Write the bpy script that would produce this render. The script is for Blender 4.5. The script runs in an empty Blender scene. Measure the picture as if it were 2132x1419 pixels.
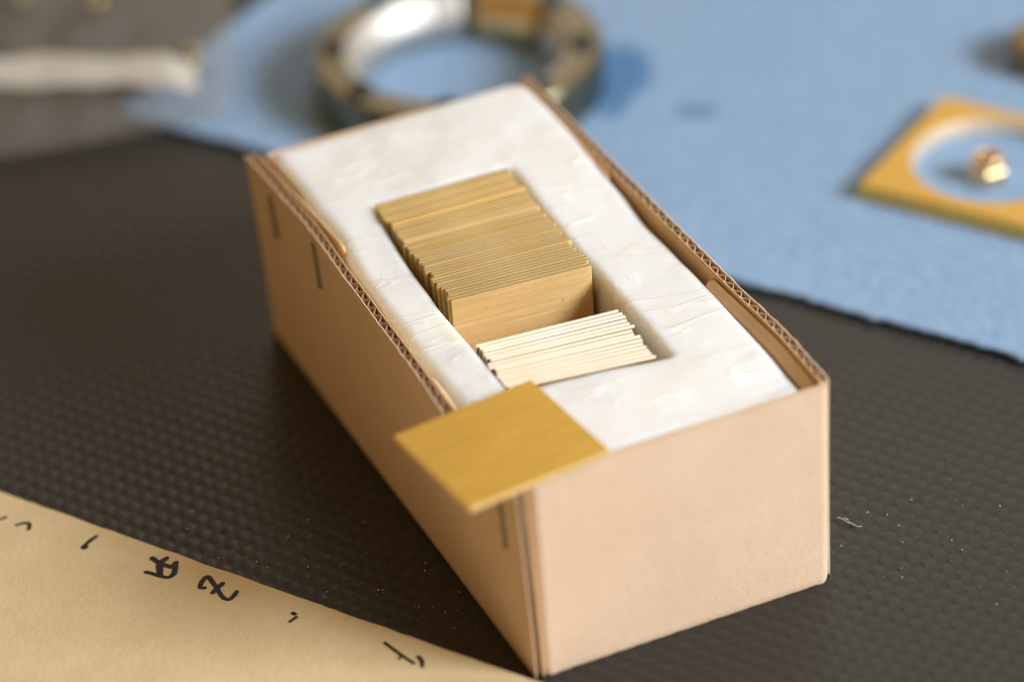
import bpy, math, random
from math import sin, cos, pi, radians, hypot
from mathutils import Vector, Matrix, noise

random.seed(7)
U = 0.064                      # one model unit = the width of the box (64 mm)
scene = bpy.context.scene
COL = scene.collection

# ------------------------------------------------------------------ camera
cam_d = bpy.data.cameras.new("camera")
cam = bpy.data.objects.new("camera", cam_d)
COL.objects.link(cam)
scene.camera = cam
R = ((0.906955088, -0.416532507, -0.062714742),
     (-0.275916898, -0.474963764, -0.835631072),
     (0.318280276, 0.775183909, -0.545699159))
CP = (-3.351639579, -8.144158940, 6.937601019)
cam.matrix_world = Matrix(((R[0][0], -R[1][0], -R[2][0], CP[0] * U),
                           (R[0][1], -R[1][1], -R[2][1], CP[1] * U),
                           (R[0][2], -R[1][2], -R[2][2], CP[2] * U),
                           (0, 0, 0, 1)))
cam_d.sensor_width = 36.0
cam_d.lens = 132.03
cam_d.clip_start = 0.01
cam_d.clip_end = 50.0
cam_d.dof.use_dof = True
cam_d.dof.focus_distance = 11.61 * U
cam_d.dof.aperture_fstop = 5.1

# ------------------------------------------------------------------ room light
world = bpy.data.worlds.new("World")
scene.world = world
world.use_nodes = True
bg = world.node_tree.nodes["Background"]
bg.inputs[0].default_value = (0.355, 0.215, 0.085, 1)
bg.inputs[1].default_value = 1.0


def area(name, direction, dist, size_x, size_y, power, colour, target=(0.4, 1.0, 0.4)):
    d = bpy.data.lights.new(name, "AREA")
    d.shape = "RECTANGLE"
    d.size = size_x * U
    d.size_y = size_y * U
    d.energy = power
    d.color = colour
    o = bpy.data.objects.new(name, d)
    COL.objects.link(o)
    v = Vector(direction).normalized()
    o.location = (Vector(target) + v * dist) * U
    o.rotation_euler = v.to_track_quat("Z", "Y").to_euler()
    return o


area("window_light", (0.57, -0.64, 0.50), 26, 11, 9, 41, (0.945, 0.985, 1.0))
area("overhead_fill", (0.33, 0.30, 0.89), 25, 12, 12, 3.3, (1.0, 0.99, 0.97))  # unseen lamp added overhead so the leaning plates' top edges turn cream
area("far_reflection_fill", (0.53, 0.72, 0.53), 45, 28, 24, 6.8, (0.98, 0.98, 0.94))  # added lamp standing in for a bright wall, reflected by brass and mat

scene.view_settings.view_transform = "Standard"
scene.view_settings.look = "None"
scene.view_settings.exposure = 0.0
scene.view_settings.gamma = 1.0
scene.render.engine = "CYCLES"
scene.cycles.use_denoising = True
scene.cycles.use_adaptive_sampling = False
scene.cycles.filter_width = 1.15
scene.cycles.max_bounces = 10
scene.cycles.transparent_max_bounces = 16
scene.cycles.sample_clamp_indirect = 6.0


# ------------------------------------------------------------------ node helpers
class NT:
    def __init__(self, name):
        self.m = bpy.data.materials.new(name)
        self.m.use_nodes = True
        self.t = self.m.node_tree
        self.b = self.t.nodes["Principled BSDF"]
        self.out = self.t.nodes["Material Output"]
        self.tc = self.n("ShaderNodeTexCoord")

    def n(self, typ, **kw):
        nd = self.t.nodes.new(typ)
        for k, v in kw.items():
            setattr(nd, k, v)
        return nd

    def link(self, a, b):
        self.t.links.new(a, b)

    def mapping(self, scale, rot=(0, 0, 0)):
        mp = self.n("ShaderNodeMapping")
        s = 1.0 / U
        mp.inputs["Scale"].default_value = (scale[0] * s, scale[1] * s, scale[2] * s)
        mp.inputs["Rotation"].default_value = rot
        self.link(self.tc.outputs["Object"], mp.inputs["Vector"])
        return mp.outputs["Vector"]

    def noise(self, vec, scale=1.0, detail=4.0, rough=0.55, dist=0.0):
        nd = self.n("ShaderNodeTexNoise")
        nd.inputs["Scale"].default_value = scale
        nd.inputs["Detail"].default_value = detail
        nd.inputs["Roughness"].default_value = rough
        nd.inputs["Distortion"].default_value = dist
        self.link(vec, nd.inputs["Vector"])
        return nd.outputs["Fac"]

    def ramp(self, fac, stops):
        r = self.n("ShaderNodeValToRGB")
        el = r.color_ramp.elements
        while len(el) < len(stops):
            el.new(0.5)
        for e, (p, c) in zip(el, stops):
            e.position = p
            e.color = c if len(c) == 4 else (*c, 1)
        self.link(fac, r.inputs["Fac"])
        return r.outputs["Color"]

    def mrange(self, fac, a, b, c, d):
        r = self.n("ShaderNodeMapRange")
        for i, v in enumerate((a, b, c, d)):
            r.inputs[1 + i].default_value = v
        self.link(fac, r.inputs["Value"])
        return r.outputs["Result"]

    def math(self, op, a, b=None):
        m = self.n("ShaderNodeMath", operation=op)
        for i, v in enumerate((a, b)):
            if v is None:
                continue
            if isinstance(v, (int, float)):
                m.inputs[i].default_value = v
            else:
                self.link(v, m.inputs[i])
        return m.outputs[0]

    def mix(self, fac, a, b, blend="MIX"):
        m = self.n("ShaderNodeMix", data_type="RGBA", blend_type=blend)
        for sock, v in ((m.inputs[0], fac), (m.inputs[6], a), (m.inputs[7], b)):
            if isinstance(v, (int, float)):
                sock.default_value = v
            elif isinstance(v, tuple):
                sock.default_value = v if len(v) == 4 else (*v, 1)
            else:
                self.link(v, sock)
        return m.outputs[2]

    def bump(self, h, strength, dist, normal=None):
        b = self.n("ShaderNodeBump")
        b.inputs["Strength"].default_value = strength
        b.inputs["Distance"].default_value = dist * U
        self.link(h, b.inputs["Height"])
        if normal is not None:
            self.link(normal, b.inputs["Normal"])
        return b.outputs["Normal"]

    def set(self, **kw):
        for k, v in kw.items():
            k = k.replace("_", " ")
            s = self.b.inputs[k]
            if isinstance(v, (int, float)):
                s.default_value = v
            elif isinstance(v, tuple):
                s.default_value = v if len(v) == 4 or len(v) == 3 and s.type == "VECTOR" else (*v, 1)
            else:
                self.link(v, s)


def kraft_material(name, light, dark, speck=0.5, bump=0.25, fibre=0.12):
    k = NT(name)
    v = k.mapping((1, 1, 1))
    big = k.noise(v, 5, 3, 0.6)
    fib = k.noise(k.mapping((34, 34, 22)), 1.4, 4, 0.65, 0.6)
    fine = k.noise(v, 95, 4, 0.7)
    c = k.mix(k.mrange(big, 0.3, 0.7, 0, 1), dark, light)
    c = k.mix(k.mrange(fib, 0.40, 0.8, 0.0, fibre), c, tuple(x * 0.72 for x in dark))
    c = k.mix(k.mrange(fine, 0.58, 0.75, 0.0, speck), c, tuple(min(1, x * 1.25) for x in light))
    fleck = k.noise(k.mapping((150, 150, 60)), 1.0, 2, 0.5)
    c = k.mix(k.mrange(fleck, 0.66, 0.74, 0, 0.4), c, tuple(x * 0.55 for x in dark))
    k.set(Base_Color=c, Roughness=0.78, Specular_IOR_Level=0.25)
    h = k.math("ADD", k.math("MULTIPLY", fine, 0.7), fib)
    k.set(Normal=k.bump(h, bump, 0.01))
    return k.m


KRAFT = kraft_material("kraft_board", (0.73, 0.555, 0.41), (0.695, 0.52, 0.378), 0.3, 0.2)
KRAFT_IN = kraft_material("kraft_liner_inner", (0.74, 0.52, 0.30), (0.67, 0.45, 0.25), 0.2, 0.15)
CUT = kraft_material("cut_board_edge", (0.72, 0.58, 0.44), (0.60, 0.45, 0.32), 0.5, 0.3)
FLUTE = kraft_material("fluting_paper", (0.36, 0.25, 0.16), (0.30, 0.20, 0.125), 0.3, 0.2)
CARD = kraft_material("grey_card", (0.66, 0.54, 0.335), (0.59, 0.475, 0.28), 0.6, 0.28)


def brass_material(name, base, rough=0.36, stretch=(1.2, 30, 90), aniso=0.0, vary=0.10, dirt=0.5, metal=1.0, rot=(0, 0, 0), streak=0.90):
    k = NT(name)
    v = k.mapping(stretch, rot)
    str1 = k.noise(v, 2.0, 4, 0.65)
    blot = k.noise(k.mapping((1, 1, 1)), 6, 3, 0.6)
    spots = k.noise(k.mapping((1, 1, 1)), 42, 2, 0.5)
    info = k.n("ShaderNodeObjectInfo")
    rnd = info.outputs["Random"]
    c = k.mix(k.mrange(str1, 0.3, 0.7, 0, 1), tuple(x * streak for x in base), base)
    c = k.mix(k.mrange(blot, 0.4, 0.75, 0, dirt), c, (base[0] * 0.80, base[1] * 0.74, base[2] * 0.62))
    c = k.mix(k.mrange(spots, 0.70, 0.78, 0, 0.5), c, (base[0] * 0.5, base[1] * 0.38, base[2] * 0.3))
    hsv = k.n("ShaderNodeHueSaturation")
    k.link(c, hsv.inputs["Color"])
    k.link(k.mrange(rnd, 0, 1, 1 - vary, 1 + vary), hsv.inputs["Value"])
    k.link(k.mrange(k.math("FRACT", k.math("MULTIPLY", rnd, 7.31)), 0, 1, 0.88, 1.06), hsv.inputs["Saturation"])
    r = k.math("ADD", k.mrange(str1, 0.2, 0.8, rough - 0.06, rough + 0.07), k.mrange(rnd, 0, 1, -0.04, 0.05))
    k.set(Base_Color=hsv.outputs["Color"], Metallic=metal, Roughness=r, Anisotropic=aniso)
    k.set(Normal=k.bump(k.math("ADD", str1, k.math("MULTIPLY", spots, 0.3)), 0.10, 0.01))
    if aniso:                                   # brushed along the plate: the sheen spreads up and down
        vt = k.n("ShaderNodeVectorTransform", vector_type="VECTOR", convert_from="OBJECT", convert_to="WORLD")
        vt.inputs[0].default_value = (0, 0, 1)
        k.link(vt.outputs[0], k.b.inputs["Tangent"])
    return k.m


BRASS = brass_material("brushed_brass", (0.95, 0.67, 0.27), 0.50, (1.2, 30, 60), 0.8, 0.03, 0.3, 0.85)
BRASS_MILLED = brass_material("tarnished_milled_brass", (0.525, 0.435, 0.225), 0.40, (1.2, 50, 50), 0.0, 0.07, 0.5)
BRASS_WARM = brass_material("warm_glint_brass", (0.82, 0.60, 0.26), 0.36, (1.2, 50, 50), 0.0, 0.05, 0.3)  # lighter base colour carries the glint of the brighter edges
BRASS_UMBER = brass_material("umber_brass", (0.36, 0.25, 0.10), 0.38, (8, 8, 40), 0.0, 0.0, 0.3)
BRASS_GAP = brass_material("gap_shade_brass", (0.68, 0.47, 0.24), 0.5, (1.2, 30, 60), 0.0, 0.05, 0.4)  # shade in the gaps between leaning plates, put into the face colour
BRASS_EDGE = brass_material("glare_edge_brass", (0.97, 0.90, 0.77), 0.34, (1.2, 50, 50), 0.0, 0.05, 0.3)  # overexposed glare on the front stack's edges, put into the base colour
BRASS_BORE = brass_material("highlight_bore_brass", (0.93, 0.78, 0.60), 0.5, (8, 8, 40), 0.0, 0.0, 0.1, 0.6)  # whitish highlight of the bore put into a pale base colour; filings share it
BRASS_DEEP = brass_material("deep_yellow_brass", (0.92, 0.59, 0.072), 0.36, (2.2, 2, 34), 0.0, 0.02, 0.35, 1.0, (0, radians(24), 0), 0.74)
BRASS_OCHRE = brass_material("ochre_brass", (0.84, 0.57, 0.17), 0.42, (6, 6, 20), 0.0, 0.0, 0.3)
BRASS_TURNED = brass_material("turned_brass", (0.90, 0.62, 0.30), 0.30, (10, 10, 60), 0.0, 0.02, 0.2)
RING_METAL = brass_material("dull_olive_metal", (0.25, 0.225, 0.15), 0.30, (3, 3, 40), 0.0, 0.0, 0.3)


def plain(name, base, rough, metal=0.0, spec=0.5, bump_scale=None, bump_s=0.2):
    k = NT(name)
    v = k.mapping((1, 1, 1))
    nz = k.noise(v, bump_scale or 12, 4, 0.6)
    c = k.mix(k.mrange(nz, 0.3, 0.7, 0, 1), tuple(x * 0.85 for x in base), tuple(min(1, x * 1.1) for x in base))
    k.set(Base_Color=c, Roughness=rough, Metallic=metal, Specular_IOR_Level=spec)
    if bump_scale:
        k.set(Normal=k.bump(nz, bump_s, 0.01))
    return k.m


POLISHED = plain("polished_steel", (0.62, 0.62, 0.60), 0.55, 1.0)
STEEL = plain("staple_wire", (0.28, 0.25, 0.20), 0.42, 0.9)
SCREW = plain("blackened_steel", (0.06, 0.06, 0.066), 0.4, 0.6)
INK = plain("marker_ink", (0.012, 0.011, 0.010), 0.5, 0.0, 0.3, 40, 0.1)
LINT = plain("white_fibre", (0.42, 0.44, 0.48), 0.6)


def mat_material():
    k = NT("black_rubber")
    v = k.mapping((1, 1, 1))
    big = k.noise(v, 1.6, 4, 0.6)
    fine = k.noise(v, 70, 5, 0.7)
    smear = k.noise(k.mapping((14, 3, 3), (0, 0, radians(35))), 1, 4, 0.6)
    c = k.mix(k.mrange(big, 0.3, 0.7, 0, 1), (0.0215, 0.0220, 0.0208), (0.029, 0.0295, 0.0275))
    c = k.mix(k.mrange(fine, 0.6, 0.8, 0, 0.5), c, (0.085, 0.078, 0.066))
    c = k.mix(k.mrange(smear, 0.55, 0.8, 0, 0.25), c, (0.075, 0.070, 0.062))
    k.set(Base_Color=c, Roughness=k.math("ADD", k.mrange(smear, 0.3, 0.7, 0.32, 0.44), k.mrange(big, 0.35, 0.65, -0.05, 0.08)), Specular_IOR_Level=0.28)
    k.set(Normal=k.bump(fine, 0.25, 0.004))
    return k.m


RUBBER = mat_material()
NUB = plain("rubbed_rubber", (0.0245, 0.0248, 0.0235), 0.28, 0.0, 0.32, 60, 0.15)


def foam_material():
    k = NT("white_film_wrapped_foam")
    v = k.mapping((1, 1, 1))
    def creases(stretch, rot, scale, w, lo, hi, seed):
        n1 = k.noise(k.mapping(stretch, (0.3 * seed, 0, rot)), scale, 1.5, 0.45, 0.25)
        ridge = k.mrange(k.math("ABSOLUTE", k.math("SUBTRACT", n1, 0.5)), 0, w, 1, 0)
        mask = k.mrange(k.noise(k.mapping((1.6, 2.6, 1), (0.5, 0.2 * seed, seed)), 2.4, 2, 0.5), lo, hi, 0, 1)
        return k.math("MULTIPLY", ridge, mask)

    c1 = creases((1.3, 5.5, 2), radians(-6), 1.5, 0.020, 0.46, 0.56, 1.0)
    c2 = creases((1.2, 4.2, 2), radians(24), 1.7, 0.016, 0.48, 0.57, 2.3)
    c3 = creases((4.0, 1.4, 2), radians(10), 1.6, 0.012, 0.50, 0.58, 3.1)
    c2 = k.math("MAXIMUM", c2, c3)
    soft = k.noise(v, 7, 3, 0.5, 0.6)
    cr = k.math("MAXIMUM", c1, k.math("MULTIPLY", c2, 0.8))
    h = k.math("ADD", k.math("MULTIPLY", cr, 0.36), k.math("MULTIPLY", soft, 0.9))
    big = k.noise(v, 2.2, 3, 0.6)
    col = k.mix(k.mrange(big, 0.35, 0.7, 0, 1), (0.775, 0.81, 0.845), (0.755, 0.775, 0.785))
    col = k.mix(k.math("MULTIPLY", cr, 0.85), col, (0.93, 0.94, 0.95))  # glints along the creases painted as a whiter base colour
    k.set(Base_Color=col, Roughness=0.30, Specular_IOR_Level=0.5, Normal=k.bump(h, 0.55, 0.017))
    k.set(Subsurface_Weight=1.0, Subsurface_Scale=0.11 * U)
    k.b.inputs["Subsurface Radius"].default_value = (1.0, 0.72, 0.42)
    return k.m


FOAM = foam_material()


def cloth_material():
    k = NT("blue_wipe_cloth")
    v = k.mapping((1, 1, 1))
    fine = k.noise(v, 60, 5, 0.7)
    big = k.noise(v, 1.5, 3, 0.6)
    mid = k.noise(v, 15, 3, 0.6)
    weave = k.noise(k.mapping((18, 60, 10), (0, 0, radians(-57))), 1.2, 3, 0.6)
    c = k.mix(k.mrange(big, 0.3, 0.7, 0, 1), (0.29, 0.475, 0.76), (0.32, 0.505, 0.79))
    c = k.mix(k.mrange(fine, 0.4, 0.7, 0, 0.8), c, (0.175, 0.325, 0.54))
    c = k.mix(k.mrange(mid, 0.35, 0.7, 0, 0.55), c, (0.225, 0.395, 0.66))
    c = k.mix(k.mrange(mid, 0.55, 0.3, 0, 0.4), c, (0.34, 0.53, 0.80))
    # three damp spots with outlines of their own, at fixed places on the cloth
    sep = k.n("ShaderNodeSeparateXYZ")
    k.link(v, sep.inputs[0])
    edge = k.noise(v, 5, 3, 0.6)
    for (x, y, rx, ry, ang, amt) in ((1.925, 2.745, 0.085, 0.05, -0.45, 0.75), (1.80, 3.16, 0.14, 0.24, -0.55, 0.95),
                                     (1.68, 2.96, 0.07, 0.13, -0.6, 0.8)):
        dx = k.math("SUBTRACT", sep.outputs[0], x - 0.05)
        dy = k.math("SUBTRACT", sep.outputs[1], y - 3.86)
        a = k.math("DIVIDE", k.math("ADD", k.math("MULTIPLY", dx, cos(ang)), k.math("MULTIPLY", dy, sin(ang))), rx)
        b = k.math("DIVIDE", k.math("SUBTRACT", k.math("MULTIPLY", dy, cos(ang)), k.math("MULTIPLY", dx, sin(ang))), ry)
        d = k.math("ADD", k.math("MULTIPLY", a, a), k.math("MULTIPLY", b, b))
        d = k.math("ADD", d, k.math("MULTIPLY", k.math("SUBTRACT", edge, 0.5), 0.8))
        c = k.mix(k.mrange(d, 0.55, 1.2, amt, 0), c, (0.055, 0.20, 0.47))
    k.set(Base_Color=c, Roughness=0.85, Specular_IOR_Level=0.2, Sheen_Weight=0.15)
    k.set(Normal=k.bump(k.math("ADD", k.math("ADD", fine, weave), mid), 0.8, 0.016))
    return k.m


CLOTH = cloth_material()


def film_material(name, clear, tint, rough):
    k = NT(name)
    v = k.mapping((1, 1, 1))
    nz = k.noise(v, 9, 4, 0.6, 0.8)
    k.set(Base_Color=tint, Roughness=rough, Specular_IOR_Level=0.7, Normal=k.bump(nz, 0.6, 0.03))
    tr = k.n("ShaderNodeBsdfTransparent")
    mx = k.n("ShaderNodeMixShader")
    lw = k.n("ShaderNodeLayerWeight")
    lw.inputs["Blend"].default_value = 0.25
    f = k.math("ADD", k.math("MULTIPLY", lw.outputs["Facing"], 0.16), 1 - clear)
    k.link(f, mx.inputs[0])
    k.link(tr.outputs[0], mx.inputs[1])
    k.link(k.b.outputs[0], mx.inputs[2])
    k.link(mx.outputs[0], k.out.inputs["Surface"])
    return k.m


FILM = film_material("clear_bag_film", 0.87, (0.34, 0.33, 0.31), 0.12)
FILM_WHITE = film_material("milky_seal_film", 0.30, (0.58, 0.56, 0.51), 0.3)


# ------------------------------------------------------------------ mesh helpers
def empty(name, base, label=None, cat=None, group=None, rot=None):
    o = bpy.data.objects.new(name, None)
    o.empty_display_size = 0.005
    COL.objects.link(o)
    o.location = Vector(base) * U
    if rot is not None:
        o.rotation_euler = rot
    tag(o, label, cat, group)
    return o


def tag(o, label=None, cat=None, group=None, kind=None):
    if label:
        o["label"] = label
    if cat:
        o["category"] = cat
    if group:
        o["group"] = group
    if kind:
        o["kind"] = kind
    return o


def obj(name, verts, faces, mat, parent=None, base=None, smooth=False):
    """verts in box units in world space (base None: relative to the parent's origin)"""
    me = bpy.data.meshes.new(name)
    off = Vector((0, 0, 0))
    if base is not None:
        off = Vector(base)
    me.from_pydata([((v[0] - off.x) * U, (v[1] - off.y) * U, (v[2] - off.z) * U) for v in verts], [], faces)
    me.materials.append(mat)
    if smooth:
        me.polygons.foreach_set("use_smooth", [True] * len(me.polygons))
    me.update()
    o = bpy.data.objects.new(name, me)
    COL.objects.link(o)
    if parent is not None:
        o.parent = parent
    elif base is not None:
        o.location = off * U
    return o


def solid(O, I):
    """closed solid between two equal point grids"""
    n, m = len(O), len(O[0])
    V = [p for r in O for p in r] + [p for r in I for p in r]
    k = n * m
    F = []
    for i in range(n - 1):
        for j in range(m - 1):
            a, b, c, d = i * m + j, (i + 1) * m + j, (i + 1) * m + j + 1, i * m + j + 1
            F.append((a, b, c, d))
            F.append((k + d, k + c, k + b, k + a))
    for i in range(n - 1):
        a, b = i * m, (i + 1) * m
        F.append((b, a, k + a, k + b))
        a, b = i * m + m - 1, (i + 1) * m + m - 1
        F.append((a, b, k + b, k + a))
    for j in range(m - 1):
        a, b = j, j + 1
        F.append((a, b, k + b, k + a))
        a, b = (n - 1) * m + j, (n - 1) * m + j + 1
        F.append((b, a, k + a, k + b))
    return V, F


def join(parts):
    V, F = [], []
    for v, f in parts:
        k = len(V)
        V += v
        F += [tuple(i + k for i in q) for q in f]
    return V, F


def tube(path, r, seg=8, cap=True):
    V, F = [], []
    n = len(path)
    P = [Vector(p) for p in path]
    for i in range(n):
        t = (P[min(i + 1, n - 1)] - P[max(i - 1, 0)]).normalized()
        up = Vector((0, 0, 1)) if abs(t.z) < 0.9 else Vector((1, 0, 0))
        a = t.cross(up).normalized()
        b = a.cross(t).normalized()
        rr = r[i] if isinstance(r, (list, tuple)) else r
        for k in range(seg):
            q = 2 * pi * k / seg
            V.append(tuple(P[i] + (a * cos(q) + b * sin(q)) * rr))
    for i in range(n - 1):
        for k in range(seg):
            k2 = (k + 1) % seg
            F.append((i * seg + k, i * seg + k2, (i + 1) * seg + k2, (i + 1) * seg + k))
    if cap:
        F.append(tuple(range(seg))[::-1])
        F.append(tuple((n - 1) * seg + k for k in range(seg)))
    return V, F


def lathe(profile, seg=96, closed=True, centre=(0, 0, 0)):
    V, F = [], []
    m = len(profile)
    for i in range(seg):
        a = 2 * pi * i / seg
        for r, z in profile:
            V.append((centre[0] + r * cos(a), centre[1] + r * sin(a), centre[2] + z))
    for i in range(seg):
        i2 = (i + 1) % seg
        for j in range(m if closed else m - 1):
            j2 = (j + 1) % m
            F.append((i * m + j, i2 * m + j, i2 * m + j2, i * m + j2))
    return V, F


def interp(pts, x):
    if x <= pts[0][0]:
        return pts[0][1]
    for (a, fa), (b, fb) in zip(pts, pts[1:]):
        if x <= b:
            t = (x - a) / (b - a)
            t2 = t * t * (3 - 2 * t) * 0.5 + t * 0.5
            return fa + (fb - fa) * t2
    return pts[-1][1]


def sstep(a, b, x):
    t = max(0.0, min(1.0, (x - a) / (b - a)))
    return t * t * (3 - 2 * t)


def nz(x, y, z=0.0, s=1.0):
    return noise.noise(Vector((x * s, y * s, z * s)))


H = 0.7176

# ------------------------------------------------------------------ the bench with its nubbed rubber mat
table = obj("table", *solid([[(-9, -9, 0), (-9, 12, 0)], [(12, -9, 0), (12, 12, 0)]],
                            [[(-9, -9, -0.4), (-9, 12, -0.4)], [(12, -9, -0.4), (12, 12, -0.4)]]), RUBBER, base=(0, 0, 0))
tag(table, "dark rubber bench mat covered in rows of small nubs", None, None, "structure")


def nubs():
    V, F = [], []
    a = Vector((0.5, -0.866)) * 0.0585
    b = Vector((0.866, 0.5)) * 0.0570
    seg = 10
    rings = ((0.026, 0.0), (0.019, 0.0013), (0.010, 0.0022))
    for i in range(-95, 75):
        for j in range(-75, 110):
            p = a * i + b * j
            x, y = p.x + nz(i, j, 3, 1.7) * 0.004, p.y + nz(i, j, 9, 1.7) * 0.004
            fx = (x - 0.5) * 0.92 - (y - 1.2) * 0.386
            fy = (x - 0.5) * 0.386 + (y - 1.2) * 0.92
            if abs(fx) > 2.3 + 0.12 * fy or fy < -2.6 or fy > 4.4:
                continue
            if -0.02 < x < 0.98 and 0.03 < y < 2.14:
                continue
            k = len(V)
            hh = 0.75 + 0.3 * random.random()
            for r, z in rings:
                for s in range(seg):
                    q = 2 * pi * s / seg
                    V.append((x + r * cos(q), y + r * sin(q), z * hh))
            V.append((x, y, 0.0025 * hh))
            for rr in range(2):
                for s in range(seg):
                    s2 = (s + 1) % seg
                    F.append((k + rr * seg + s, k + rr * seg + s2, k + (rr + 1) * seg + s2, k + (rr + 1) * seg + s))
            for s in range(seg):
                F.append((k + 2 * seg + s, k + 2 * seg + (s + 1) % seg, k + 3 * seg))
    return V, F


tag(obj("nubs", *nubs(), NUB, table, (0, 0, 0), True), kind="stuff")

# ------------------------------------------------------------------ cardboard box
BOX = (0.5, 1.08, 0.0)
box = empty("cardboard_box", BOX, "open corrugated kraft cardboard box stapled at its corners and holding white foam", "box")

LT = [(0, -0.034), (0.2, -0.046), (0.45, -0.058), (0.70, -0.048), (0.97, -0.040), (1.23, -0.031), (1.64, -0.014), (1.96, -0.018), (2.16, -0.024)]
LB = [(0, -0.012), (1.0, -0.004), (2.16, 0.008)]
RT = [(0, 1.004), (0.32, 1.020), (0.74, 1.012), (1.5, 1.010), (2.17, 1.014)]
RB = [(0, 0.995), (2.17, 1.006)]
TH = 0.030


def left_x(y, z):
    t = max(0.0, min(1.05, z / H)) ** 1.4
    return interp(LB, y) * (1 - t) + interp(LT, y) * t


def right_x(y, z):
    t = max(0.0, min(1.05, z / H)) ** 1.4
    return interp(RB, y) * (1 - t) + interp(RT, y) * t


def left_top(y):
    return H - 0.016 * (1 - sstep(0.35, 0.75, y)) + 0.002 * nz(y, 2, 0, 7)


def right_top(y):
    return H + 0.002 * nz(y, 5, 0, 6) + 0.004 * sstep(0.3, 0.0, y)


def side_panel(sign, xf, topf, name_label):
    y0, y1 = (0.0 if sign > 0 else 0.026), 2.165
    ys = [y0 + (y1 - y0) * i / 220 for i in range(221)]

    def layer(o0, o1, fray, zlo=0.0, mat=KRAFT):
        O, I = [], []
        for y in ys:
            zt = topf(y) + (fray * (nz(y, 1.3 + o0, 0, 38) + 0.6 * nz(y, 8 + o0, 0, 90)))
            zs = [zlo + (zt - zlo) * q for q in (0, 0.03, 0.15, 0.35, 0.55, 0.75, 0.9, 0.97, 1)]
            rO, rI = [], []
            for z in zs:
                x = xf(y, z)
                curl = 0.004 * fray / 0.003 * sstep(0.06, 0.0, zt - z) * (0.5 + nz(y, 4, 0, 22)) if fray and o0 == 0 else 0
                rO.append((x + sign * (o0 - curl), y, z))
                rI.append((x + sign * (o1 - curl * 0.5), y, z))
            O.append(rO)
            I.append(rI)
        return solid(O, I)

    p = obj("side_panel", *layer(0.0, 0.0036, 0.003), KRAFT, box, BOX, True)
    if name_label:
        p["label"] = name_label
    obj("inner_liner", *layer(TH - 0.0038, TH, 0.0018), KRAFT_IN, p, BOX, True)
    # the fluting, one folded sheet that shows on the cut rim and at the cut end
    pitch = 0.0512
    n = int((y1 - y0) / pitch * 8)
    O, I = [], []
    for i in range(n + 1):
        y = y0 + (y1 - y0) * i / n
        ph = (y / pitch) % 1.0
        tri = 4 * abs(ph - 0.5) - 1
        tri = max(-1, min(1, tri * 1.12))
        c = TH * 0.5 + tri * (TH * 0.5 - 0.0062)
        w = 0.0016
        zt = topf(y) - 0.0015 + 0.0015 * nz(y, 3, 0, 60)
        zs = (0.01, H - 0.30, H - 0.12, H - 0.05, zt)
        O.append([(xf(y, z) + sign * (c - w), y, z) for z in zs])
        I.append([(xf(y, z) + sign * (c + w), y, z) for z in zs])
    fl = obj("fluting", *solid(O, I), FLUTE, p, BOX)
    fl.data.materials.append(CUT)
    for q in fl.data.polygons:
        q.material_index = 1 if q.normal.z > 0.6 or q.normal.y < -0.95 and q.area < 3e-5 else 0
    return p


left_panel = side_panel(+1, left_x, left_top, "shaded long side with three staples")
right_panel = side_panel(-1, right_x, right_top, None)

obj("base_panel", *solid([[(0.02, 0.03, 0.001), (0.02, 2.14, 0.001)], [(0.975, 0.03, 0.001), (0.975, 2.14, 0.001)]],
                         [[(0.02, 0.03, 0.03), (0.02, 2.14, 0.03)], [(0.975, 0.03, 0.03), (0.975, 2.14, 0.03)]]), KRAFT_IN, box, BOX)


def end_panel(y_out, sgn, ztop, fold_l, fold_r, name):
    """the short panel whose two ends bend round into the corner flaps; sgn +1 = faces -y"""
    O, I = [], []
    r = 0.034
    cols = []
    xl, xr = fold_l, fold_r
    for i in range(9):
        a = pi / 2 * i / 8
        cols.append((0, r - r * sin(a), r - r * cos(a), (-cos(a), -sin(a))))
    nmid = 40
    for i in range(1, nmid):
        cols.append((1, i / nmid, 0, (0, -1)))
    for i in range(9):
        a = pi / 2 * i / 8
        cols.append((2, r - r * cos(a), r - r * sin(a), (sin(a), -cos(a))))
    for kind, p, q, nrm in cols:
        ro, ri = [], []
        zt0 = None
        for f in (0, 0.012, 0.03, 0.1, 0.25, 0.45, 0.65, 0.85, 0.95, 0.985, 1):
            if kind == 0:
                x, y = None, None
            z = f * ztop
            L, Rr = xl(z), xr(z)
            if kind == 0:
                # arc from the left flap into the front
                i = cols.index((kind, p, q, nrm))
                a = pi / 2 * i / 8
                x, y = L + r - r * cos(a), r - r * sin(a)
            elif kind == 1:
                x, y = L + r + (Rr - L - 2 * r) * p, 0.0
            else:
                i = cols.index((kind, p, q, nrm)) - (9 + nmid - 1)
                a = pi / 2 * i / 8
                x, y = Rr - r + r * sin(a), r - r * cos(a)
            bow = 0.006 * sin(pi * max(0, min(1, (x - L) / (Rr - L)))) * sin(pi * f)
            roundb = 0.004 * (1 - f / 0.03) ** 2 if f < 0.03 else 0.0
            y -= bow
            zz = z + (0.0025 * nz(x, 6, 0, 5) if f > 0.9 else 0)
            nx, ny = nrm
            t = 0.026
            ro.append((x - nx * roundb, y_out + sgn * (y + -ny * 0 + roundb * (1 if kind == 1 else 0.5)), zz))
            ri.append((x - nx * t, y_out + sgn * (y - ny * t), zz - (0.003 if f == 1 else 0)))
        O.append(ro)
        I.append(ri)
    return obj(name, *solid(O, I), KRAFT, box, BOX, False)


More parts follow.
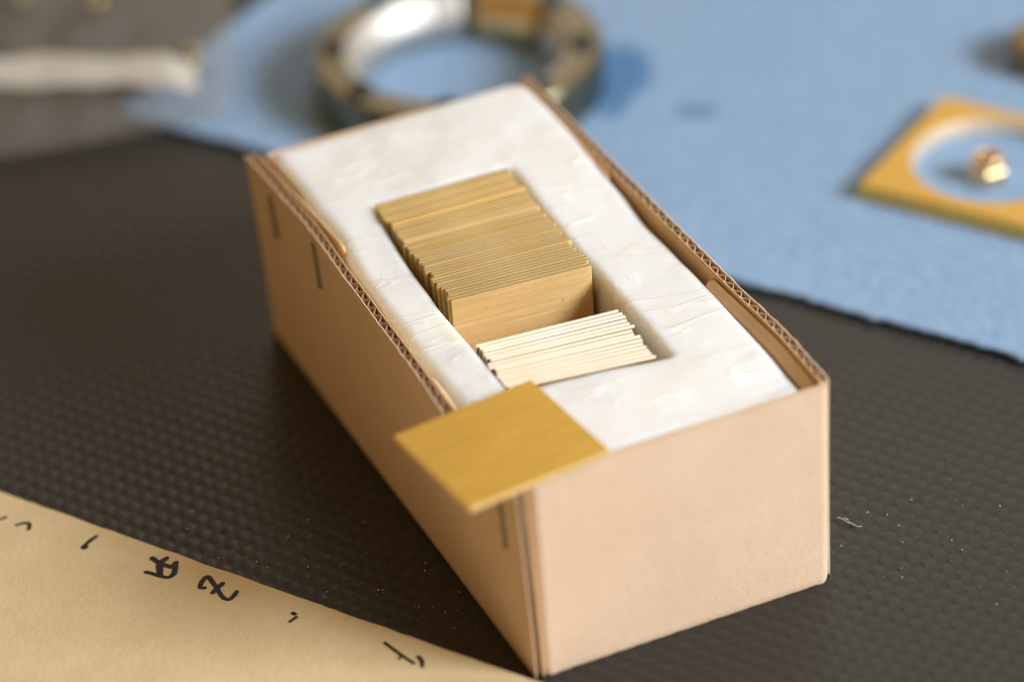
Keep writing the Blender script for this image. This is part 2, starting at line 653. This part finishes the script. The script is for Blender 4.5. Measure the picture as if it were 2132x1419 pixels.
front = end_panel(0.0, +1, H - 0.004, lambda z: 0.0125 - 0.006 * z / H, lambda z: 0.986 + 0.012 * z / H, "front_panel")
front["label"] = "brightly lit plain short side nearest the viewer"
back = end_panel(2.165, -1, H - 0.02, lambda z: 0.045, lambda z: 0.972, "back_panel")


def flap(parent, xf, y0, y1, ztop, thick, sgn, label=None, endbend=0.0, ragged=0.0):
    """corner flap lying against the inside of a long side; xf(y,z) = the side it lies on"""
    O, I = [], []
    N = 44
    for i in range(N + 1):
        f = i / N
        y = y0 + (y1 - y0) * f
        zt = ztop(y) + ragged * (nz(y, 3, 1, 30) + 0.6 * nz(y, 7, 2, 80))
        bend = endbend * f ** 3
        zr = zt - (0.018 * sstep(0.965, 1.0, f))
        ro, ri = [], []
        for g in (0, 0.3, 0.6, 0.85, 0.96, 1):
            z = 0.032 + (zr - 0.032) * g
            x = xf(y, z) + sgn * bend * g
            th = thick * (0.40 if g == 1 else 1)
            ro.append((x, y, z))
            ri.append((x + sgn * th, y, z - (0.006 if g == 1 else 0)))
        O.append(ro)
        I.append(ri)
    o = obj("corner_flap", *solid(O, I), KRAFT_IN, parent, BOX)
    if label:
        o["label"] = label
    return o


flap(front, lambda y, z: left_x(y, z) + TH + 0.002 + 0.02 * sstep(0.3, 0.03, y), 0.05, 0.69, lambda y: H - 0.006 - 0.02 * sstep(0.62, 0.7, y), 0.020, +1, None, 0.006, 0.004)
flap(front, lambda y, z: right_x(y, z) - TH - 0.006, 0.05, 0.735, lambda y: H - 0.012, 0.024, -1, None, 0.004, 0.001)
flap(back, lambda y, z: left_x(y, z) + TH + 0.006, 2.12, 1.45, lambda y: H + 0.006, 0.018, +1, None, 0.022, 0.001)
flap(back, lambda y, z: right_x(y, z) - TH - 0.004, 2.12, 1.43, lambda y: H - 0.004, 0.024, -1, "ragged flap with peeling edge", 0.006, 0.007)
flap(back, lambda y, z: right_x(y, z) - TH - 0.030, 2.13, 1.56, lambda y: H - 0.012, 0.006, -1, "torn strip of liner paper", 0.012, 0.016)
flap(back, lambda y, z: left_x(y, z) + TH + 0.032, 2.13, 1.80, lambda y: H + 0.006, 0.014, +1, None, 0.004, 0.003)


def staple(y, z0, z1, tilt):
    pts = []
    x = lambda zz: left_x(y, zz) - 0.0045
    pts.append((x(z0) + 0.03, y - tilt, z0))
    pts.append((x(z0) + 0.004, y - tilt, z0))
    for i in range(7):
        f = i / 6
        z = z0 + (z1 - z0) * f
        pts.append((x(z), y - tilt * (1 - f), z))
    pts.append((x(z1) + 0.004, y, z1))
    pts.append((x(z1) + 0.03, y, z1))
    return tube(pts, 0.0075, 8)


for (y, a, b, t) in ((1.968, 0.503, 0.656, 0.012), (1.585, 0.521, 0.682, 0.014), (0.114, 0.424, 0.585, 0.002)):
    obj("staple", *staple(y, a, b, t), STEEL, left_panel, BOX, True)
# the bent points of a staple coming through the flap on the far long side
cx_ = right_x(0.521, 0.65) - TH - 0.031
cl = join([tube([(cx_ + 0.02, 0.521, 0.652), (cx_ - 0.004, 0.521, 0.652), (cx_ - 0.010, 0.516, 0.645), (cx_ - 0.008, 0.508, 0.632)], 0.0065, 7),
           tube([(cx_ + 0.02, 0.535, 0.64), (cx_ - 0.006, 0.533, 0.64), (cx_ - 0.012, 0.528, 0.630)], 0.0055, 7)])
obj("staple", *cl, STEEL, right_panel, BOX, True)

# ------------------------------------------------------------------ foam block with its pocket
FL = [(0.03, 0.030), (0.2, 0.012), (0.44, -0.002), (0.70, 0.002), (0.93, 0.010), (1.18, 0.022), (1.41, 0.028), (1.50, 0.050), (1.75, 0.038), (2.12, 0.042)]
FR = [(0.03, 0.942), (0.15, 0.944), (0.45, 0.946), (0.65, 0.950), (0.93, 0.960), (1.45, 0.968), (1.8, 0.978), (2.12, 0.975)]
PL = [(0.40, 0.164), (0.55, 0.168), (0.75, 0.170), (0.99, 0.172), (1.28, 0.184), (1.63, 0.214)]
PR = [(0.40, 0.668), (0.71, 0.676), (0.98, 0.684), (1.63, 0.698)]
PFLOOR = 0.258


def foam_top(x, y):
    z = H - 0.006
    z += 0.022 * sstep(1.2, 1.8, y)
    z -= 0.022 * sstep(0.45, 1.0, x) * (1 - sstep(1.1, 2.0, y))
    z -= 0.016 * sstep(0.35, 0.0, y)
    z -= 0.010 * sstep(0.35, 0.1, x) * sstep(1.6, 1.0, y)
    z += 0.010 * nz(x, y, 0.3, 2.2) + 0.004 * nz(x, y, 1.3, 6.5)
    return z


def foam():
    # matched loops round the outline and round the pocket
    NX, NY = 70, 150
    outer, pocket = [], []

    def pf(x):          # front edge of the pocket
        return 0.464 - (x - 0.16) * 0.13

    def pb(x):
        return 1.622 + 0.0 * x

    for i in range(NX):
        f = i / NX
        outer.append((interp(FL, 0.036) + (interp(FR, 0.036) - interp(FL, 0.036)) * f, 0.036))
        x = 0.158 + (0.668 - 0.158) * f
        pocket.append((x, pf(x)))
    for i in range(NY):
        f = i / NY
        y = 0.036 + (2.122 - 0.036) * f
        outer.append((interp(FR, y), y))
        yy = pf(0.668) + (pb(0.7) - pf(0.668)) * f
        pocket.append((interp(PR, yy), yy))
    for i in range(NX):
        f = 1 - i / NX
        outer.append((interp(FL, 2.122) + (interp(FR, 2.122) - interp(FL, 2.122)) * f, 2.122))
        pocket.append((interp(PL, 1.62) + (interp(PR, 1.62) - interp(PL, 1.62)) * f, pb(0)))
    for i in range(NY):
        f = 1 - i / NY
        y = 0.036 + (2.122 - 0.036) * f
        outer.append((interp(FL, y), y))
        yy = pf(0.158) + (pb(0.2) - pf(0.158)) * f
        pocket.append((interp(PL, yy), yy))
    N = len(outer)
    # soften the corners of both loops
    def soften(loop, it):
        for _ in range(it):
            loop = [((loop[k - 1][0] + 2 * loop[k][0] + loop[(k + 1) % N][0]) / 4, (loop[k - 1][1] + 2 * loop[k][1] + loop[(k + 1) % N][1]) / 4) for k in range(N)]
        return loop
    outer = [(x + 0.006 * nz(x, y, 2, 4.5), y) for x, y in outer]
    outer = soften(outer, 16)
    pocket = soften(pocket, 2)
    rows = []

    def norm(loop, k):
        a, b = loop[k - 1], loop[(k + 1) % N]
        tx, ty = b[0] - a[0], b[1] - a[1]
        l = hypot(tx, ty) or 1
        return ty / l, -tx / l
    r = 0.048
    for z in (0.034, 0.2, 0.4, 0.52, 0.60, 0.635):
        rows.append([(outer[k][0] + 0.004 * nz(outer[k][0], outer[k][1], z, 5), outer[k][1], z) for k in range(N)])
    for a in range(0, 9):
        q = pi / 2 * a / 8
        row = []
        for k in range(N):
            nx, ny = norm(outer, k)
            x, y = outer[k]
            rr = r * (0.8 + 0.5 * nz(x, y, 5, 3))
            px, py = x - nx * rr * (1 - cos(q)), y - ny * rr * (1 - cos(q))
            row.append((px, py, foam_top(px, py) - rr * (1 - sin(q))))
        rows.append(row)
    edge = rows[-1]
    rp = 0.026
    lip = []
    for k in range(N):
        nx, ny = norm(pocket, k)
        lip.append((pocket[k][0] + nx * rp, pocket[k][1] + ny * rp))
    M = 22
    for j in range(1, M + 1):
        f = j / M
        row = []
        for k in range(N):
            x = edge[k][0] * (1 - f) + lip[k][0] * f
            y = edge[k][1] * (1 - f) + lip[k][1] * f
            row.append((x, y, foam_top(x, y)))
        rows.append(row)
    for a in range(1, 6):
        q = pi / 2 * a / 5
        row = []
        for k in range(N):
            nx, ny = norm(pocket, k)
            x = pocket[k][0] + nx * rp * (1 - sin(q))
            y = pocket[k][1] + ny * rp * (1 - sin(q))
            row.append((x, y, foam_top(x, y) - rp * (1 - cos(q))))
        rows.append(row)
    for f in (0.2, 0.45, 0.7, 0.9, 1.0):
        row = []
        for k in range(N):
            x, y = pocket[k]
            zt = foam_top(x, y) - rp
            row.append((x + 0.003 * nz(x, y, f * 3, 7), y + 0.003 * nz(x, y, 4 + f * 3, 7), zt + (PFLOOR - zt) * f))
        rows.append(row)
    V, F = [], []
    for row in rows:
        V += row
    for j in range(len(rows) - 1):
        for k in range(N):
            k2 = (k + 1) % N
            F.append((j * N + k, j * N + k2, (j + 1) * N + k2, (j + 1) * N + k))
    F.append(tuple((len(rows) - 1) * N + k for k in range(N)))
    F.append(tuple(k for k in range(N))[::-1])
    return V, F


fo = obj("foam_block", *foam(), FOAM, None, (0.5, 1.08, 0.034), True)
tag(fo, "white film-wrapped foam block filling the cardboard box, with an oblong pocket", "foam block")

# ------------------------------------------------------------------ brass plates
PS, PT = 0.465, 0.0155


def plate_mesh(name, w, h, t, mat, rim, bev=0.0016):
    import bmesh
    bm = bmesh.new()
    bmesh.ops.create_cube(bm, size=1)
    for v in bm.verts:
        v.co = Vector((v.co.x * w, v.co.y * t, v.co.z * h)) * U
    bmesh.ops.bevel(bm, geom=list(bm.edges), offset=bev * U, segments=2, affect="EDGES", profile=0.6)
    me = bpy.data.meshes.new(name)
    bm.to_mesh(me)
    bm.free()
    me.materials.append(mat)
    me.materials.append(rim)
    for p in me.polygons:
        p.material_index = 0 if abs(p.normal.y) > 0.9 else 1
    return me


plate_me = plate_mesh("brass_plate", PS, PS, 0.0128, BRASS, BRASS_MILLED)
warm_me = plate_mesh("glint_edge_plate", PS, PS, 0.0148, BRASS, BRASS_WARM)
bright_me = plate_mesh("bright_brass_plate", PS, PS, 0.0134, BRASS_GAP, BRASS_EDGE, 0.0018)
RG = "brass plates standing in the long rear stack"
FG = "brass plates leaning in the short front stack"
first = None
NR = 40
y_front, y_back = 0.962, 1.600
for i in range(NR):
    f = i / (NR - 1)
    y = y_front + (y_back - y_front) * f
    o = bpy.data.objects.new("brass_plate", plate_me)
    if i in (31, 24):
        o.data = warm_me
    COL.objects.link(o)
    jit = random.uniform(-0.006, 0.006) * (1.0 if f < 0.6 else 0.6)
    if i % 7 in (3, 4):
        jit += 0.005
    x = 0.430 + 0.010 * f + jit
    zc = PFLOOR + 0.002 + PS / 2 + 0.006 + random.uniform(-0.0006, 0.0006) + (0.002 if i in (31,) else 0) + 0.010 * sstep(0.5, 1.0, f)
    o.location = Vector((x, y, zc)) * U
    o.rotation_euler = (radians(random.uniform(-0.15, 0.15)), radians(random.uniform(-0.25, 0.25)), radians(-3.4 * (1 - f) - 0.6 + random.uniform(-0.1, 0.1)))
    lab = "thin square brass plate standing in the middle of the long rear stack"
    if i == 0:
        lab = "brass plate closing the front of the long rear stack, its broad face showing"
    elif i == NR - 1:
        lab = "brass plate at the far end of the long rear stack, against the white foam"
    elif i == 31:
        lab = "brass plate with a bright shining top edge near the far end of the rear stack"
    elif i == 24:
        lab = "brass plate whose top edge shines halfway along the long rear stack"
    tag(o, lab, "brass plate", RG)
NF = 15
lean = radians(17)
for i in range(NF):
    f = i / (NF - 1)
    o = bpy.data.objects.new("brass_plate", bright_me)
    COL.objects.link(o)
    top = Vector((0.396 + 0.010 * f + random.uniform(-0.012, 0.012), 0.448 + (0.720 - 0.448) * f, H - 0.014 + random.uniform(-0.0004, 0.0004)))
    yaw = radians(-8.0 + 3.2 * f + random.uniform(-0.03, 0.03))
    rot = Matrix.Rotation(yaw, 4, "Z") @ Matrix.Rotation(lean + radians(random.uniform(-0.05, 0.05)), 4, "X")
    c = top + (rot @ Vector((0, 0, -PS / 2)))
    o.matrix_world = Matrix.Translation(c * U) @ rot
    lab = "thin brass plate with a bright cream edge leaning inside the short front stack"
    if i == 0:
        lab = "foremost leaning plate of the short front stack, nearest the box's front"
    elif i == NF - 1:
        lab = "rearmost leaning plate of the short front stack, bordering the gap in the pocket"
    tag(o, lab, "brass plate", FG)

loose_me = plate_mesh("loose_brass_plate", PS, PS, 0.016, BRASS_DEEP, BRASS)
o = bpy.data.objects.new("brass_plate", loose_me)
COL.objects.link(o)
rv = Vector((-0.0255, -0.0371, 0.0844))
rot = Matrix.Rotation(rv.length, 4, rv.normalized()) @ Matrix.Rotation(radians(90), 4, "X")
o.matrix_world = Matrix.Translation((Vector((0.0096, 0.1824, 0.7266)) - (rot @ Vector((0, -0.008, 0)))) * U) @ rot
tag(o, "single loose brass plate lying flat across the near left corner of the cardboard box", "brass plate")

# ------------------------------------------------------------------ written card sheet, lower left
CZ = 0.022
e0 = Vector((-0.050, 0.020))
ed = Vector((-0.5355, 0.8445))          # along the edge, away
en = Vector((-0.8445, -0.5355))         # into the sheet
O, I = [], []
for i in range(161):
    s = -0.75 + 4.4 * i / 160
    r0, r1 = [], []
    for j in range(9):
        d = 2.6 * (j / 8) ** 1.5
        p = e0 + ed * s + en * (d + (0.0035 * nz(s, 1, 0, 9) + 0.003 * nz(s, 1, 5, 40) if j == 0 else 0))
        zz = 0.004 * nz(p.x, p.y, 0, 0.8)
        r0.append((p.x, p.y, CZ - (0.004 if j == 0 else 0)))
        r1.append((p.x, p.y, 0.0082))
    O.append(r0)
    I.append(r1)
SB = (-1.2, -0.2, 0.0082)
card = empty("card_sheet", SB, "flat kraft card sheet with black handwriting along its edge, lower left", "cardboard sheet")
obj("sheet", *solid(I, O), CARD, card, SB)
STROKES = [
    ([[-0.8168, 1.1209], [-0.8077, 1.0914], [-0.7997, 1.0739], [-0.7878, 1.0574], [-0.7773, 1.0466], [-0.7677, 1.0508], [-0.7595, 1.0608]], 0.0125),
    ([[-0.777, 1.0974], [-0.7965, 1.0899], [-0.8112, 1.0771], [-0.8212, 1.0472], [-0.8308, 1.0236]], 0.012),
    ([[-0.7687, 1.0466], [-0.7781, 1.0228], [-0.7919, 1.0049], [-0.8075, 0.9992], [-0.8198, 1.0094], [-0.8323, 1.0245], [-0.8477, 1.0461], [-0.8597, 1.0599]], 0.0105),
    ([[-0.7660, 1.0540], [-0.7725, 1.0330], [-0.7860, 1.0080]], 0.0135),
    ([[-0.8057, 1.0772], [-0.8175, 1.0451], [-0.8268, 1.0198]], 0.0125),
    ([[-0.728, 0.8927], [-0.7387, 0.9038], [-0.7237, 0.9263], [-0.708, 0.9408], [-0.6967, 0.9398], [-0.6953, 0.9198], [-0.6945, 0.8747], [-0.6962, 0.8329], [-0.6913, 0.8081], [-0.6811, 0.7998], [-0.6643, 0.8086], [-0.6475, 0.8244]], 0.011),
    ([[-0.6699, 0.8863], [-0.6935, 0.8726], [-0.7141, 0.8563]], 0.0115),
    ([[-1.1734, 1.5598], [-1.1642, 1.5603], [-1.1543, 1.5615]], 0.008),
    ([[-1.1373, 1.503], [-1.1178, 1.5027], [-1.1023, 1.4948], [-1.1007, 1.4822], [-1.1116, 1.4616]], 0.0085),
    ([[-0.9339, 1.3174], [-0.9516, 1.3092], [-0.9749, 1.2943], [-0.9917, 1.2824], [-0.9859, 1.2758], [-0.979, 1.2801]], 0.009),
    ([[-0.5350, 0.6370], [-0.5311, 0.6296]], 0.0095),
    ([[-0.5338, 0.6135], [-0.5463, 0.6074], [-0.5586, 0.602]], 0.008),
    ([[-0.3453, 0.362], [-0.3257, 0.2846], [-0.3083, 0.2261]], 0.0075),
    ([[-0.3251, 0.2801], [-0.3388, 0.2686]], 0.006),
    ([[-0.2829, 0.25], [-0.2827, 0.2245], [-0.2921, 0.2001]], 0.0085),
]


def smooth_path(p, k=6):
    if len(p) < 3:
        return [tuple(p[0]), tuple(p[-1])]
    out = []
    P = [p[0]] + p + [p[-1]]
    for i in range(1, len(P) - 2):
        for s in range(k):
            t = s / k
            q = []
            for d in (0, 1):
                a, b, c, e = (P[i + m][d] for m in (-1, 0, 1, 2))
                q.append(0.5 * (2 * b + (c - a) * t + (2 * a - 5 * b + 4 * c - e) * t * t + (3 * b - a - 3 * c + e) * t ** 3))
            out.append(tuple(q))
    out.append(tuple(p[-1]))
    return out


def ribbon(path, w, z):
    """a pen stroke as a very thin raised film of ink, flat on the sheet"""
    P = smooth_path(path)
    parts = []
    n = len(P)
    V, F = [], []
    for i, (x, y) in enumerate(P):
        a, b = P[max(0, i - 1)], P[min(n - 1, i + 1)]
        tx, ty = b[0] - a[0], b[1] - a[1]
        l = hypot(tx, ty) or 1
        ww = w * 0.5 * (1 + 0.14 * nz(x, y, 0, 60))
        V += [(x - ty / l * ww, y + tx / l * ww, z), (x + ty / l * ww, y - tx / l * ww, z)]
    for i in range(n - 1):
        F.append((2 * i, 2 * i + 1, 2 * i + 3, 2 * i + 2))
    # round ends
    for idx in (0, n - 1):
        k = len(V)
        cx, cy = P[idx]
        V.append((cx, cy, z + 0.00012))
        for s in range(12):
            q = 2 * pi * s / 12
            V.append((cx + cos(q) * w * 0.5, cy + sin(q) * w * 0.5, z + 0.00012))
        for s in range(12):
            F.append((k, k + 1 + s, k + 1 + (s + 1) % 12))
    return V, F


for q, (path, w) in enumerate(STROKES):
    obj("pen_stroke", *ribbon(path, w * 1.45, CZ + 0.0006 + 0.0003 * (q % 5)), INK, card, SB)

# ------------------------------------------------------------------ blue cloth
c0 = Vector((0.05, 3.86))
d1 = Vector((0.5510, -0.8345))
d2 = Vector((0.829, 0.5593))
CLZ = 0.022
N1, N2 = 420, 90


def cloth_z(x, y):
    return CLZ + 0.0025 * nz(x, y, 0, 1.3)


O, I = [], []
for i in range(N1 + 1):
    a = 5.6 * (i / N1)
    r0, r1 = [], []
    for j in range(N2 + 1):
        b = 4.2 * (j / N2) ** 1.4
        p = c0 + d1 * a + d2 * b
        if j == 0:
            p -= d2 * (0.012 * nz(a, 0, 3, 5) + 0.022 * max(0, nz(a, 0, 8, 19)) + 0.010 * nz(a, 0, 5, 44) + 0.07 * max(0.0, nz(a, 4, 8, 9) - 0.2))
        if i == 0:
            p -= d1 * (0.012 * nz(b, 0, 6, 5))
        z = cloth_z(p.x, p.y)
        lift = 0.016 * sstep(0.16, 0.0, b) * (0.5 + 0.5 * nz(a, 0, 5, 1.5)) + 0.012 * sstep(0.1, 0, a)
        r0.append((p.x, p.y, z + lift))
        r1.append((p.x, p.y, z + lift - 0.013))
    O.append(r0)
    I.append(r1)
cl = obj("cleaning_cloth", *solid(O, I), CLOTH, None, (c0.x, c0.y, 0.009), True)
tag(cl, "light blue wipe cloth with damp spots spread over the dark mat behind the box", "cloth")

# ------------------------------------------------------------------ screw ring behind the box
RC = (1.238, 3.348, 0.026)
ring = empty("flange_ring", RC, "dull metal ring with dark screws on the blue cloth behind the box", "metal ring")
prof = [(0.535, 0.0), (0.545, 0.01), (0.545, 0.17), (0.535, 0.185), (0.432, 0.185), (0.432, 0.0)]
obj("ring_body", *lathe(prof, 128, True, RC), RING_METAL, ring, RC)


def sleeve_segment(a0, a1, n=12):
    O, I = [], []
    for i in range(n + 1):
        a = a0 + (a1 - a0) * i / n
        ro, ri = [], []
        for rr, z in ((0.4300, 0.190), (0.4200, 0.186), (0.385, 0.10), (0.352, 0.012)):
            ro.append((RC[0] + rr * cos(a), RC[1] + rr * sin(a), RC[2] + z))
            ri.append((RC[0] + 0.4315 * cos(a), RC[1] + 0.4315 * sin(a), RC[2] + min(z, 0.184)))
        O.append(ro)
        I.append(ri)
    return solid(O, I)


for a0, a1, m in ((19, 57, BRASS_WARM), (65, 192, POLISHED), (200, 237, POLISHED), (245, 282, POLISHED), (290, 327, POLISHED), (335, 372, POLISHED)):  # yellow reflection on the first segment is put in as brass colour
    obj("inner_segment", *sleeve_segment(radians(a0), radians(a1), max(10, (a1 - a0) // 3)), m, ring, RC, True)
for k in range(8):
    a = radians(16 + 45 * k)
    px, py = RC[0] + 0.468 * cos(a), RC[1] + 0.468 * sin(a)
    s = lathe([(0.0005, 0.192), (0.020, 0.192), (0.022, 0.206), (0.040, 0.206), (0.045, 0.201), (0.045, 0.18)], 18, False, (px, py, RC[2]))
    obj("screw", *s, SCREW, ring, RC)

# ------------------------------------------------------------------ square plate with round hole, and the bush inside it
A = Vector((2.131, 1.894))
f1 = Vector((0.827, 0.563))
f2 = Vector((0.553, -0.833))
S1, S2 = 0.70, 0.74
QZ = 0.026
QC = A + f1 * (S1 * 0.5) + f2 * (S2 * 0.5)
HR = 0.285
TQ = 0.058


def holed_plate():
    n = 96
    out, inn = [], []
    hc = QC + f1 * 0.01 - f2 * 0.01
    for k in range(n):
        a = 2 * pi * k / n
        c, s = cos(a), sin(a)
        m = max(abs(c), abs(s))
        u, v = c / m, s / m
        rr = 0.05
        # rounded outside corners
        out.append(QC + f1 * (u * S1 / 2) + f2 * (v * S2 / 2))
        inn.append(hc + f1 * (c * HR) + f2 * (s * HR))
    V, F = [], []
    lv = []
    ch = 0.007

    def ringv(pts, z, shrink=0.0, centre=None):
        k = len(V)
        for p in pts:
            d = p - centre
            q = centre + d * (1 - shrink)
            V.append((q.x, q.y, z))
        lv.append(k)
    ringv(inn, QZ, -0.01, hc)
    ringv(inn, QZ + TQ * 0.45, 0, hc)
    ringv(inn, QZ + TQ, -0.035, hc)
    ringv(out, QZ + TQ, 0.02, QC)
    ringv(out, QZ + TQ - ch, 0, QC)
    ringv(out, QZ, 0, QC)
    m = len(lv)
    for j in range(m):
        a, b = lv[j], lv[(j + 1) % m]
        for k in range(n):
            k2 = (k + 1) % n
            F.append((a + k, b + k, b + k2, a + k2))
    return V, F


QB = (QC.x, QC.y, QZ)
sq = empty("holed_plate", QB, "square yellow brass plate with a large round hole, lying on the blue cloth", "brass plate")
pv, pf_ = holed_plate()
obj("plate_body", pv, [q for q in pf_ if not (max(q) < 288)], BRASS_OCHRE, sq, QB)
obj("bore_wall", pv[:288], [q for q in pf_ if max(q) < 288], BRASS_BORE, sq, QB, True)
NC = (2.59, 1.775, 0.026)
nut = empty("brass_bush", NC, "small brass bush standing on the cloth inside the square plate's round hole", "bush")
hexp = lathe([(0.030, 0.0), (0.066, 0.0), (0.070, 0.006), (0.070, 0.052), (0.064, 0.058), (0.030, 0.058)], 6, True, NC)
obj("hex_collar", *hexp, BRASS_TURNED, nut, NC)
obj("sleeve", *lathe([(0.034, 0.058), (0.060, 0.058), (0.056, 0.092), (0.050, 0.098), (0.038, 0.098), (0.034, 0.092)], 32, True, NC), BRASS_TURNED, nut, NC, True)

DC = (3.235, 2.375, 0.026)
disc = obj("brass_disc", *lathe([(0.05, 0.0), (0.155, 0.0), (0.165, 0.01), (0.165, 0.105), (0.150, 0.118), (0.09, 0.118), (0.08, 0.108), (0.05, 0.108)], 64, True, DC), BRASS_UMBER, None, DC, True)
tag(disc, "round brass collar cut off by the photo's right edge, above the holed plate", "brass collar")

# ------------------------------------------------------------------ clear plastic bag with brass bits, upper left
B0 = Vector((0.39, 3.56))
bu = Vector((-0.955, 0.296))
bv = Vector((0.375, 0.927))
BB = (0.1, 4.2, 0.04)
bag = empty("plastic_bag", BB, "crumpled clear plastic bag with a milky seal strip, lying at the upper left", "plastic bag")


def bag_sheet(top):
    nu, nv = 70, 60
    V, F = [], []
    for i in range(nu + 1):
        for j in range(nv + 1):
            f, g = i / nu, j / nv
            edge = 0.04 * nz(f, g, 1, 3)
            p = B0 + bu * (f * 1.75 + edge * 0.4) + bv * (g * 1.45 - 0.10 * sin(pi * f * 0.9) * (1 - g) + edge * 0.5)
            puff = (16 * f * (1 - f) * g * (1 - g)) ** 0.5
            w = 0.06 * abs(nz(f, g, 2, 5)) + 0.035 * nz(f, g, 3, 10) + 0.10 * abs(nz(f * 0.6, g, 7, 4.5))
            z = 0.050 + (0.10 * puff + w * puff + 0.012 if top else 0.0)
            V.append((p.x, p.y, z))
    for i in range(nu):
        for j in range(nv):
            a = i * (nv + 1) + j
            F.append((a, a + nv + 1, a + nv + 2, a + 1))
    return V, F


obj("film_back", *bag_sheet(False), FILM, bag, BB, True)
obj("film_front", *bag_sheet(True), FILM, bag, BB, True)
O, I = [], []
for i in range(61):
    f = i / 60
    p0 = Vector((0.33, 3.74)) + (Vector((-0.46, 4.16)) - Vector((0.33, 3.74))) * f
    r0, r1 = [], []
    for j in range(7):
        g = j / 6
        p = p0 + Vector((0.375, 0.927)) * (g - 0.5) * (0.15 + 0.02 * nz(f, 2, 0, 4))
        z = 0.17 + 0.03 * nz(f, g, 4, 4) + 0.05 * sin(g * pi * 0.6) - 0.05 * sstep(0.12, 0, f)
        r0.append((p.x, p.y, z))
        r1.append((p.x, p.y, z - 0.006))
    O.append(r0)
    I.append(r1)
obj("seal_strip", *solid(I, O), FILM_WHITE, bag, BB, True)

bits = [((0.40, 3.98), 0.036, "near the bag's right end, behind the milky strip"), ((0.24, 4.66), 0.045, "at the top of the bag"),
        ((-0.02, 4.84), 0.036, "in the far left part of the bag")]
for (x, y), r, where in bits:
    z0 = 0.053
    b = empty("brass_fitting", (x, y, z0), "small turned brass fitting " + where, "brass fitting", "brass fittings in the plastic bag")
    c = (x, y, z0)
    obj("body", *lathe([(0.4 * r, 0), (r, 0), (r, 0.05), (0.75 * r, 0.055), (0.4 * r, 0.055)], 28, True, c), BRASS_MILLED, b, c, True)
    obj("stub", *lathe([(0.3 * r, 0.055), (0.62 * r, 0.055), (0.62 * r, 0.088), (0.5 * r, 0.093), (0.3 * r, 0.093)], 28, True, c), BRASS_MILLED, b, c, True)

# ------------------------------------------------------------------ shavings and lint on the mat
rs = random.Random(11)
V, F = [], []


def chip(x, y, s):
    k = len(V)
    a = rs.uniform(0, 2 * pi)
    ta, tb = rs.uniform(-0.9, 0.9), rs.uniform(-0.9, 0.9)
    pts = [(-1, -0.35), (0.9, -0.5), (1.1, 0.3), (-0.6, 0.5)]
    z0 = 0.009
    for t in (0, 1):
        for px, py in pts:
            qx, qy = px * s, py * s * 0.7
            V.append((x + qx * cos(a) - qy * sin(a), y + qx * sin(a) + qy * cos(a), z0 + abs(qx * ta * 0.6 + qy * tb) + t * s * 0.18))
    F.extend([(k + 3, k + 2, k + 1, k), (k + 4, k + 5, k + 6, k + 7), (k, k + 1, k + 5, k + 4), (k + 1, k + 2, k + 6, k + 5), (k + 2, k + 3, k + 7, k + 6), (k + 3, k, k + 4, k + 7)])


for n in range(60):
    x, y = rs.uniform(1.03, 1.75), rs.gauss(0.17, 0.22)
    chip(x, y - (x - 1.1) * 0.25, rs.choice((0.0016, 0.002, 0.0024, 0.0038)))
for n in range(70):
    s, d = rs.uniform(0.2, 1.5), abs(rs.gauss(0.05, 0.16)) + 0.03
    p = Vector((-0.042, 0.03)) + ed * s - en * d
    chip(p.x, p.y, rs.choice((0.0015, 0.002, 0.0036)))
tag(obj("brass_filings", V, F, BRASS_BORE, None, (0.6, 0.4, 0.009)), "tiny bright metal filings scattered on the dark mat round the box", "filings", None, "stuff")

lp = []
for i in range(15):
    f = i / 14
    lp.append((1.150 + 0.044 * f, 0.262 - 0.078 * f + 0.005 * sin(f * 13) + 0.003 * sin(f * 29), 0.012 + 0.003 * sin(f * 7)))
lp2 = [lp[3], (lp[3][0] + 0.010, lp[3][1] - 0.004, 0.016), (lp[3][0] + 0.016, lp[3][1] - 0.012, 0.012)]
lp3 = [lp[10], (lp[10][0] - 0.006, lp[10][1] - 0.010, 0.015)]
L = join([tube(lp, [0.0012 + 0.0022 * abs(nz(i, 3, 0, 0.7)) for i in range(15)], 6), tube(lp2, 0.0014, 6), tube(lp3, 0.0014, 6)])
tag(obj("lint_thread", *L, LINT, None, (1.17, 0.22, 0.008), True), "curled white lint thread on the mat right of the box's front", "lint")
